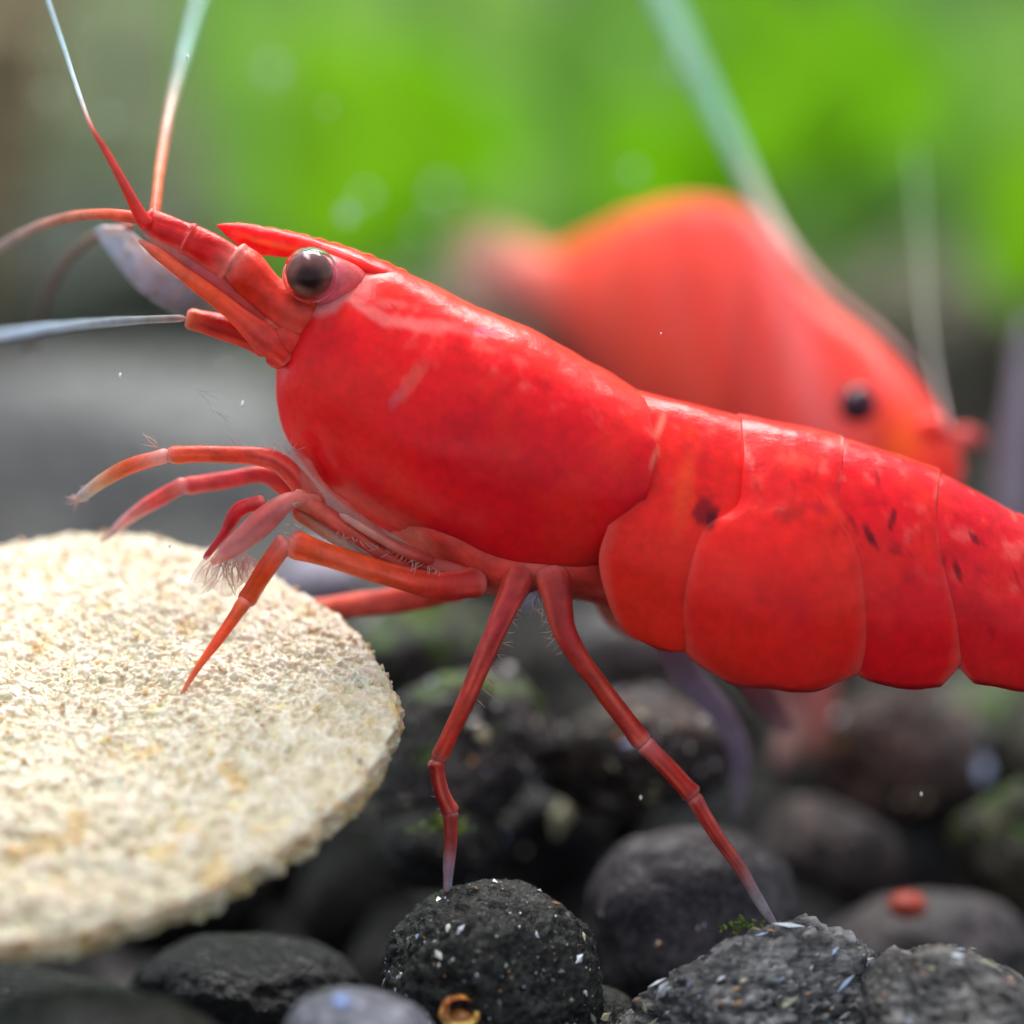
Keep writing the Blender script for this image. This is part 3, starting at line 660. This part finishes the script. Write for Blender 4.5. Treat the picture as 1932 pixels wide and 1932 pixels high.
def flecks(par, c, r, count, seed, cols, size=(.003, .008), rot=0, streak=None, near=True):
    """bright mineral grains bedded in the surface of the stone: found by walking its own vertices"""
    rr = random.Random(seed); me = par.data; mb = MB(); nv = len(me.vertices)
    for _ in range(count*3):
        v = me.vertices[rr.randrange(nv)]
        if v.normal.y > .35: continue
        q = v.co.copy(); s = rr.uniform(*size)*(2.2 if rr.random() < .12 else rr.uniform(.5, 1))
        col = rr.choice(cols); nn = v.normal
        t = streak.copy() if streak else Vector((rr.gauss(0, 1), rr.gauss(0, 1), rr.gauss(0, 1)))
        t = (t - nn*t.dot(nn)).normalized(); bt = nn.cross(t)
        l = s*(rr.uniform(1.2, 2.6) if streak else rr.uniform(.8, 1.4))
        nn = (nn + Vector((rr.gauss(0, .25), rr.gauss(0, .25), rr.gauss(0, .25)))).normalized()
        vs = [q + t*l, q + bt*s*.6, q - t*l, q - bt*s*.6, q + nn*s*.45, q - nn*s*.4]
        mb.add(vs, [(0, 1, 4), (1, 2, 4), (2, 3, 4), (3, 0, 4), (1, 0, 5), (2, 1, 5), (3, 2, 5), (0, 3, 5)], col)
        if len(mb.v)/6 >= count: break
    o = mb.build('mineral_fleck', M_fleck, None, smooth=False); o.parent = par; tag(o, kind='stuff')
WF = [(.9, .95, 1), (.8, .8, .75), (.5, .6, .85), (.6, .56, .36), (.22, .2, .19), (.22, .21, .19), (.3, .28, .22), (.16, .15, .15), (.55, .28, .12)]
def stone(u, v, y, rx, rz, label, seed, sub=5, base=(.020, .020, .021), tint=(.050, .050, .050), mat=None, ry=None, nfl=0, group='pebbles of the gravel bed', parts=None, **kw):
    u0_ = u
    c = P(u, v, y); r = (S(rx, y), ry or S((rx + rz)/2, y), S(rz, y)); mb = MB()
    stk = kw.pop('streak', None); fs = kw.pop('fs', (.003, .008))
    pebble_mesh(mb, c, r, sub, seed, base, tint, **kw)
    o = mb.build('pebble', mat or M_stone, None, loc=c); tag(o, label, 'pebble', group)
    if nfl: flecks(o, c, r, nfl, seed, WF, streak=stk, size=fs)
    return o
PU = (.060, .050, .060); BR = (.075, .058, .050)
stone(925, 1862, -.20, 212, 192, 'round near black pebble with glittering grains under the tip of the front standing leg', 11, sub=6, nfl=420, rough=1.5, base=(.016, .017, .016), tint=(.045, .048, .042), fs=(.0025, .0062))
stone(1310, 1755, .22, 215, 198, 'smooth purplish grey pebble behind the rear standing leg', 12, sub=6, mat=M_smooth, base=(.035, .031, .036), tint=(.075, .064, .072), rough=.8, fine=.5, nfl=36, fs=(.004, .009))
stone(1432, 1940, -.22, 262, 200, 'rough angular grey stone with streaked white flecks at the bottom edge', 25, sub=6, base=(.15, .15, .152), tint=(.36, .35, .34), angular=8, rough=2.8, mat=M_streak, nfl=420, streak=Vector((1, -.2, .75)), rot=-.12, fs=(.003, .009))
stone(1850, 1960, -.36, 235, 190, 'streaky dark stone cut off by the bottom right corner', 31, sub=6, base=(.11, .108, .105), tint=(.28, .26, .24), angular=5, rough=2.2, mat=M_streak2, nfl=260, streak=Vector((1, .2, -1.2)), rot=.4, fs=(.003, .009))
p5 = stone(1760, 1830, .62, 210, 150, 'blurred brownish pebble carrying a red dot, behind the bottom right stone', 33, sub=5, mat=M_smooth, base=(.05, .043, .046), tint=(.10, .082, .082), rough=.8)
mb = MB(); ball(mb, 1712, 1708, .42, 38, (.48, .085, .055), n=20, sz=.7); o = mb.build('red_crumb', M_leg, None, loc=P(1712, 1706, .42)); tag(o, 'round blurred red crumb lying on the brownish pebble', 'crumb')
stone(672, 2010, -.62, 170, 150, 'smooth pale slate grey pebble with a bubble bearing a painted blue glint at the bottom edge', 35, sub=5, mat=M_smooth, base=(.22, .225, .26), tint=(.36, .36, .41), rough=.6, fine=.4)
mb = MB(); ball(mb, 644, 1890, -.74, 19, (.35, .5, .95), n=24, sz=.7); o = mb.build('bubble', M_fleck, None, loc=P(644, 1890, -.74)); tag(o, 'tiny bubble with a painted blue glint on the pale slate grey pebble', 'bubble')  # the bubble's blue highlight is put into its colour
# curled orange flake
mb = MB()
for k in range(7):
    a = k*.55; R_ = 34 - 3*k
    pts = [(866 + R_*math.cos(t + a), 1912 - 4*k + .72*R_*math.sin(t + a), -.42 + .012*k + .01*math.sin(3*t), 12 - k*.6) for t in np.linspace(0, 3.6, 9)]
    tube(mb, pts, random.choice([(.75, .30, .04), (.70, .24, .03), (.9, .50, .12), (.45, .14, .02)]), n=26, seg=8, flat=2.0, wob=.8, seed=k)
ball(mb, 866, 1918, -.38, 26, (.42, .16, .03), n=16, sz=.6)
o = mb.build('husk_flake', M_wafer, None, loc=P(866, 1912, -.42)); tag(o, 'small curled orange brown flake between the pale grey and the round dark pebble', 'flake')
AL = dict(algae=.28)
stone(860, 1425, .62, 200, 165, 'dark lumpy pebble with green algae on top, between wafer and front standing leg', 41, base=(.030, .028, .032), tint=(.10, .09, .09), rough=2.0, angular=4, nfl=110, fs=(.006, .015), algae=.36)
stone(1205, 1420, .66, 195, 140, 'brown speckled rough pebble seen between the two standing legs', 42, base=(.032, .026, .026), tint=(.12, .09, .075), rough=1.8, angular=4, nfl=130, fs=(.007, .017))
stone(800, 1235, 1.25, 150, 110, 'blurred dark pebble with a bright green algae cap under the trailing foreleg', 43, base=(.025, .023, .026), tint=(.07, .065, .07), algae=.10, rough=1.5, nfl=20, fs=(.01, .018))
stone(1200, 1215, 1.5, 125, 85, 'blurred light grey pebble tucked under the belly of the sharp shrimp', 44, sub=4, base=(.13, .125, .13), tint=(.22, .21, .21))
stone(600, 1095, 1.7, 80, 60, 'blurred pebble with a painted pale lilac highlight glimpsed beneath the bent foreleg', 45, sub=4, mat=M_smooth, base=(.30, .28, .36), tint=(.48, .45, .55))  # pale lilac stands for a blurred highlight, put into the base colour
stone(1700, 1440, 1.3, 165, 150, 'blurred reddish brown pebble right of the far shrimp legs', 46, sub=5, spk=.006, rough=1.8, angular=3, base=(.07, .045, .038), tint=(.15, .095, .08), nfl=14, fs=(.014, .026))
stone(1880, 1385, 1.6, 130, 110, 'blurred olive grey pebble at the right edge under the tail', 47, sub=5, spk=.006, rough=1.8, angular=3, base=(.075, .072, .055), tint=(.14, .13, .10), algae=.3)
stone(1900, 1590, .9, 110, 130, 'blurred dark olive pebble at the right edge above the streaky stone', 48, sub=5, spk=.006, rough=1.8, angular=3, base=(.04, .038, .028), tint=(.10, .09, .055), algae=.3)
stone(1560, 1620, 1.0, 150, 120, 'blurred dark plum pebble to the right of the rear standing leg', 49, sub=5, spk=.006, rough=1.8, angular=3, base=(.045, .036, .038), tint=(.10, .075, .07))
stone(1030, 1560, .9, 120, 120, 'pebble painted near black as shadow midway between the standing legs', 50, sub=5, base=(.012, .012, .014), tint=(.028, .026, .03), nfl=8, fs=(.01, .02))  # shade of the black gap between stones put into the pebble colour
stone(830, 1600, .45, 120, 85, 'dark pebble bearing a yellow green moss tuft behind the front foot', 51, sub=5, base=(.014, .014, .015), tint=(.03, .03, .03), nfl=10, fs=(.006, .01))
stone(190, 1985, -.75, 250, 120, 'blurred olive black pebble at the bottom left edge', 52, sub=5, base=(.012, .012, .013), tint=(.03, .03, .028))
stone(60, 1950, .0, 260, 120, 'pebble painted dark for the shadow under the wafer at the left edge', 53, sub=5, base=(.009, .009, .012), tint=(.018, .018, .022))  # near black base: the wafer's shadow put into the stone colour
stone(470, 1885, .10, 230, 130, 'pebble painted dark for the shadow below the right end of the wafer', 54, sub=5, base=(.010, .010, .013), tint=(.02, .02, .025), nfl=6, fs=(.006, .01))  # shadow under the wafer painted into the base colour here too
stone(1120, 1990, -.1, 110, 150, 'dark greenish pebble wedged between the round and the angular stone', 55, sub=5, base=(.022, .022, .02), tint=(.05, .05, .042), nfl=40)
# moss tufts
def moss(u, v, y, w_, label, n=60, L=22):
    mb = MB()
    for _ in range(n):
        uu = u + random.gauss(0, w_*.4); vv = v + random.gauss(0, 5) + abs(uu - u)*.22
        hairs(mb, [(uu, vv, y)], L, [-1.2, -2.0, 0.2, 2.9], random.choice([(.14, .26, .02), (.22, .34, .04), (.30, .32, .05), (.08, .16, .02)]), wpx=7, n=1)
    o = mb.build('moss_tuft', M_moss, None, loc=P(u, v, y)); tag(o, label, 'moss'); o['kind'] = 'stuff'
moss(835, 1555, .15, 60, 'yellow green moss tuft on the dark pebble behind the front foot')
moss(800, 1150, 1.1, 80, 'bright green moss tuft under the trailing foreleg', L=30)
moss(1400, 1745, -.12, 50, 'olive moss on the notch of the angular stone by the rear foot', n=40, L=12)
moss(900, 1290, .5, 50, 'green moss tuft on the lumpy pebble crest', n=40, L=20)

# bed of pebbles further back, each its own object, a few shared shapes
shapes = []
for k in range(10):
    mb = MB(); b_ = [(.024, .019, .018), (.042, .031, .026), (.016, .014, .016), (.05, .044, .038)][k % 4]
    pebble_mesh(mb, Vector((0, 0, 0)), (1, .95, .8), 4, 70 + k, b_, tuple(x*1.8 for x in b_), rough=1.8, angular=(0, 4)[k % 2], spk=.018)
    o = mb.build('pebble', M_stone); shapes.append(o.data); bpy.data.objects.remove(o)
mb = MB(); pebble_mesh(mb, Vector((0, 0, 0)), (1, .95, .8), 4, 90, (.009, .009, .011), (.02, .02, .022), rough=1.4); o = mb.build('pebble', M_stone); shaded_shape = o.data; bpy.data.objects.remove(o)  # near-black copy: shadow among the nearer stones put into the colour
pale_shapes = []
for k in range(3):
    mb = MB(); pebble_mesh(mb, Vector((0, 0, 0)), (1, .95, .8), 4, 95 + k, (.15, .15, .15), (.22, .22, .215), rough=1.4, spk=.01)
    o = mb.build('pebble', M_stone); pale_shapes.append(o.data); bpy.data.objects.remove(o)
cnt = 0
y = -.2
while y < 8.6:
    half = (y + D0)*.17 + .35; x = -half - random.uniform(0, .2)
    while x < half:
        yy = y + random.uniform(-.08, .08); z = bedz(yy) - .02 + random.uniform(-.05, .05)
        keep = True
        if yy < .9: z -= .16
        if yy < .3: z -= .1
        if yy < .15 and -1.1 < x: keep = yy > -.1
        if keep and cnt < 298:
            s = random.uniform(.15, .24)*(1 + .05*max(0, yy))
            o = bpy.data.objects.new('pebble', random.choice((pale_shapes if (x < -.35 and yy > 2.2) else shapes) if yy > 1.3 else [shaded_shape])); sc.collection.objects.link(o)
            o.location = (x, yy, z); o.rotation_euler = (random.uniform(0, 6), random.uniform(0, 6), random.uniform(0, 6)); o.scale = (s, s*random.uniform(.8, 1.1), s*random.uniform(.75, 1))
            pale_ = o.data in pale_shapes
            tag(o, 'plain pale grey pebble of the blurred bank behind the food wafer on the left' if pale_ else 'plain dark grey pebble of the blurred gravel bed receding behind the shrimps', 'pebble', 'pebbles of the gravel bed'); cnt += 1
        x += random.uniform(.34, .46)*(1 + .06*max(0, yy))
    y += .34*(1 + .07*max(0, y))

# ------------------------------------------------------------------ background plants, driftwood
def leaf(mb, base, tip, width, bend, col, n=22, m=11):
    base, tip = Vector(base), Vector(tip); ax = tip - base; L_ = ax.length; ax.normalize()
    side = ax.cross(Vector((0, -1, .35))).normalized(); up = side.cross(ax).normalized()
    V = []; C = []
    for i in range(n):
        s = i/(n-1); w_ = width*math.sin(math.pi*min(1, s**.75))**.8*(1 - .15*s) + .004
        for j in range(m):
            t = -1 + 2*j/(m-1)
            p = base + ax*(L_*s) + up*(bend*math.sin(math.pi*s) + .10*width*(abs(t)**1.5) + .03*width*math.sin(9*s)*t) + side*(t*w_)
            V.append(p); c = mixc(col, tuple(min(1, x*1.35) for x in col), .7*math.exp(-(t/.08)**2)); c = mixc(c, tuple(x*.8 for x in col), .3*(math.sin(26*s - 6*abs(t)) > .6)); C.append(c)
    mb.add(V, grid_faces(n, m), C)
VG = [(.20, .55, .001), (.17, .49, .001), (.23, .54, .01), (.18, .46, .01)]
MG = [(.22, .45, .07), (.17, .36, .06), (.26, .48, .09)]
def plant(name, label, u0, v0, y0, leaves):
    b0 = P(u0, v0, y0); r_ = empty(name, b0); tag(r_, label, 'plant')
    for (bu, bv, tu, tv, dy, wpx, pal) in leaves:
        mb = MB(); yy = y0 + dy
        leaf(mb, P(bu, bv, yy), P(tu, tv, yy - .4), S(wpx, yy)/2, S(wpx, yy)*.15, random.choice(pal)); lf = mb.build('leaf', M_leaf, r_)
        mb = MB(); tube(mb, [(u0, v0, y0, 12), ((u0 + bu)/2 + 10, (v0 + bv)/2, y0 + dy*.6, 11), (bu, bv, yy, 9)], (.10, .26, .03), n=14, seg=8); mb.build('leaf_stalk', M_leaf, lf)
plant('broadleaf_plant', 'blurred broad-leaved bright green plant in the upper middle behind the head', 720, 760, 6.0, [
    (760, 470, 560, 40, 0, 400, VG), (560, 420, 420, 120, .6, 240, MG), (840, 500, 780, 60, .4, 360, VG), (980, 520, 960, 120, .8, 320, MG),
    (900, 560, 1010, 300, .2, 220, MG), (650, 300, 620, -160, 1.2, 420, MG), (900, 330, 900, -160, 1.3, 420, MG), (600, 620, 430, 380, 1.0, 240, MG), (520, 250, 380, -120, 1.6, 260, MG)])
plant('broadleaf_plant', 'blurred broad-leaved bright green plant in the upper right behind the far shrimp', 1450, 780, 6.2, [
    (1330, 560, 1130, 180, 0, 330, VG), (1480, 360, 1420, -80, 0, 380, VG), (1640, 330, 1580, -60, .3, 330, VG), (1200, 300, 1120, -140, 1.0, 420, MG),
    (1720, 330, 1740, -20, .8, 330, MG), (1560, 480, 1700, 260, .6, 200, MG), (1390, 300, 1300, -100, 1.4, 360, VG), (1880, 380, 2010, -60, 1.0, 300, MG)])
plant('broadleaf_plant', 'blurred bright green leaves crossing the right edge', 1960, 760, 6.4, [
    (1960, 560, 1850, 260, 0, 240, VG), (2000, 500, 2010, 160, .3, 220, VG), (1900, 300, 1960, -60, 1.2, 300, MG)])
# driftwood at the left, pale stem at the right, grey rock
mb = MB(); tube(mb, [(-160, 900, 5.2, 200), (-90, 560, 5.4, 210), (-30, 250, 5.4, 200), (10, 60, 5.2, 180), (60, -160, 5.2, 160)], [(.06, .055, .04), (.12, .10, .06), (.34, .27, .15), (.36, .29, .16), (.3, .25, .14)], n=60, seg=26, wob=.5)
o = mb.build('driftwood', M_wood, None, loc=P(-160, 900, 5.2)); tag(o, 'blurred tan driftwood branch rising in the upper left corner', 'driftwood')
mb = MB(); tube(mb, [(1915, 1100, 1.9, 60), (1912, 900, 1.9, 62), (1925, 760, 1.9, 46), (1938, 600, 1.95, 30)], [(.35, .33, .4), (.46, .44, .55), (.45, .43, .53), (.4, .4, .45, .8)], n=30, seg=14, wob=.2)
o = mb.build('pale_stem', M_leaf, None, loc=P(1915, 1100, 1.9)); tag(o, 'blurred pale lilac plant stem at the right edge above the tail', 'plant stem')
def rock(u, v, y, rx, rz, label, seed, base, tint):
    c = P(u, v, y); mb = MB(); pebble_mesh(mb, c, (S(rx, y), S(rz, y)*.8, S(rz, y)), 5, seed, base, tint, rough=1.5, angular=5)
    tag(mb.build('rock', M_stone, None, loc=c), label, 'rock')
rock(120, 950, 5.2, 600, 290, 'large blurred smooth grey rock behind the forelegs on the left', 81, (.22, .22, .22), (.27, .27, .265))
rock(130, 560, 8.5, 330, 190, 'blurred dark green-grey rock beneath the driftwood', 82, (.035, .045, .035), (.06, .075, .055))
rock(1680, 640, 8.0, 360, 180, 'blurred brownish olive rock between the far shrimp and the green leaves', 83, (.085, .075, .05), (.13, .12, .075))
rock(1000, 620, 7.5, 380, 140, 'blurred grey-brown rock behind the back of the sharp shrimp', 84, (.13, .12, .10), (.22, .20, .17))
rock(200, 300, 9.5, 420, 330, 'blurred mossy rock far back at the upper left', 85, (.10, .13, .06), (.16, .20, .09))

# ------------------------------------------------------------------ specks drifting in the water
specks = [(227, 708, -.15, 8, 'bright white speck drifting below the antenna'), (458, 762, -.12, 11, 'tiny round bubble drifting left of the carapace'),
          (1247, 629, -.1, 4, 'pinpoint white speck before the far shrimp'), (320, 1030, -.1, 7, 'tiny speck above the wafer below the forelegs'), (354, 107, -.12, 8, 'slim white speck before the upright antennule'),
          (1738, 1498, -.1, 8, 'tiny pale speck at the lower right before the dark gravel'), (1209, 1505, -.1, 8, 'tiny pale speck between the standing legs')]
for (u, v, y, w_, lab) in specks:
    mb = MB(); ball(mb, u, v, y, w_/2, (.95, .97, 1), n=12, sx=.7, sz=1.2); tag(mb.build('water_speck', M_fleck, None, loc=P(u, v, y)), lab, 'speck', 'specks drifting in the water')
for (u, v, y, w_, lab) in [(515, 135, -1.35, 34, 'largest faint out-of-focus disc, top left of the green'), (655, 405, -1.0, 30, 'small faint disc just above the rostrum'), (1275, 130, -1.3, 24, 'faint disc left of the top of the teal antenna'), (1365, 245, -1.1, 16, 'little faint disc right of the teal antenna'), (618, 205, -1.0, 12, 'tiny faint disc over the green, upper middle'), (430, 700, -1.1, 14, 'faint disc in the grey water left of the carapace'), (690, 370, -1.3, 26, 'faint disc touching the small one above the rostrum'),
                           (202, 225, -1.25, 22, 'faint ring beside the long antennule tip'), (92, 182, -1.25, 20, 'faint ring at the far upper left'), (830, 365, -1.5, 34, 'broad faint disc over the green behind the head'),
                           (1195, 325, -1.2, 22, 'faint disc over the green left of the teal antenna'), (800, 440, -1.5, 26, 'very faint disc between rostrum and far tail')]:
    mb = MB(); ball(mb, u, v, y, w_/2, (.55, .72, .6, .55), n=12); tag(mb.build('water_speck', M_clear, None, loc=P(u, v, y)), lab, 'speck', 'specks drifting in the water')
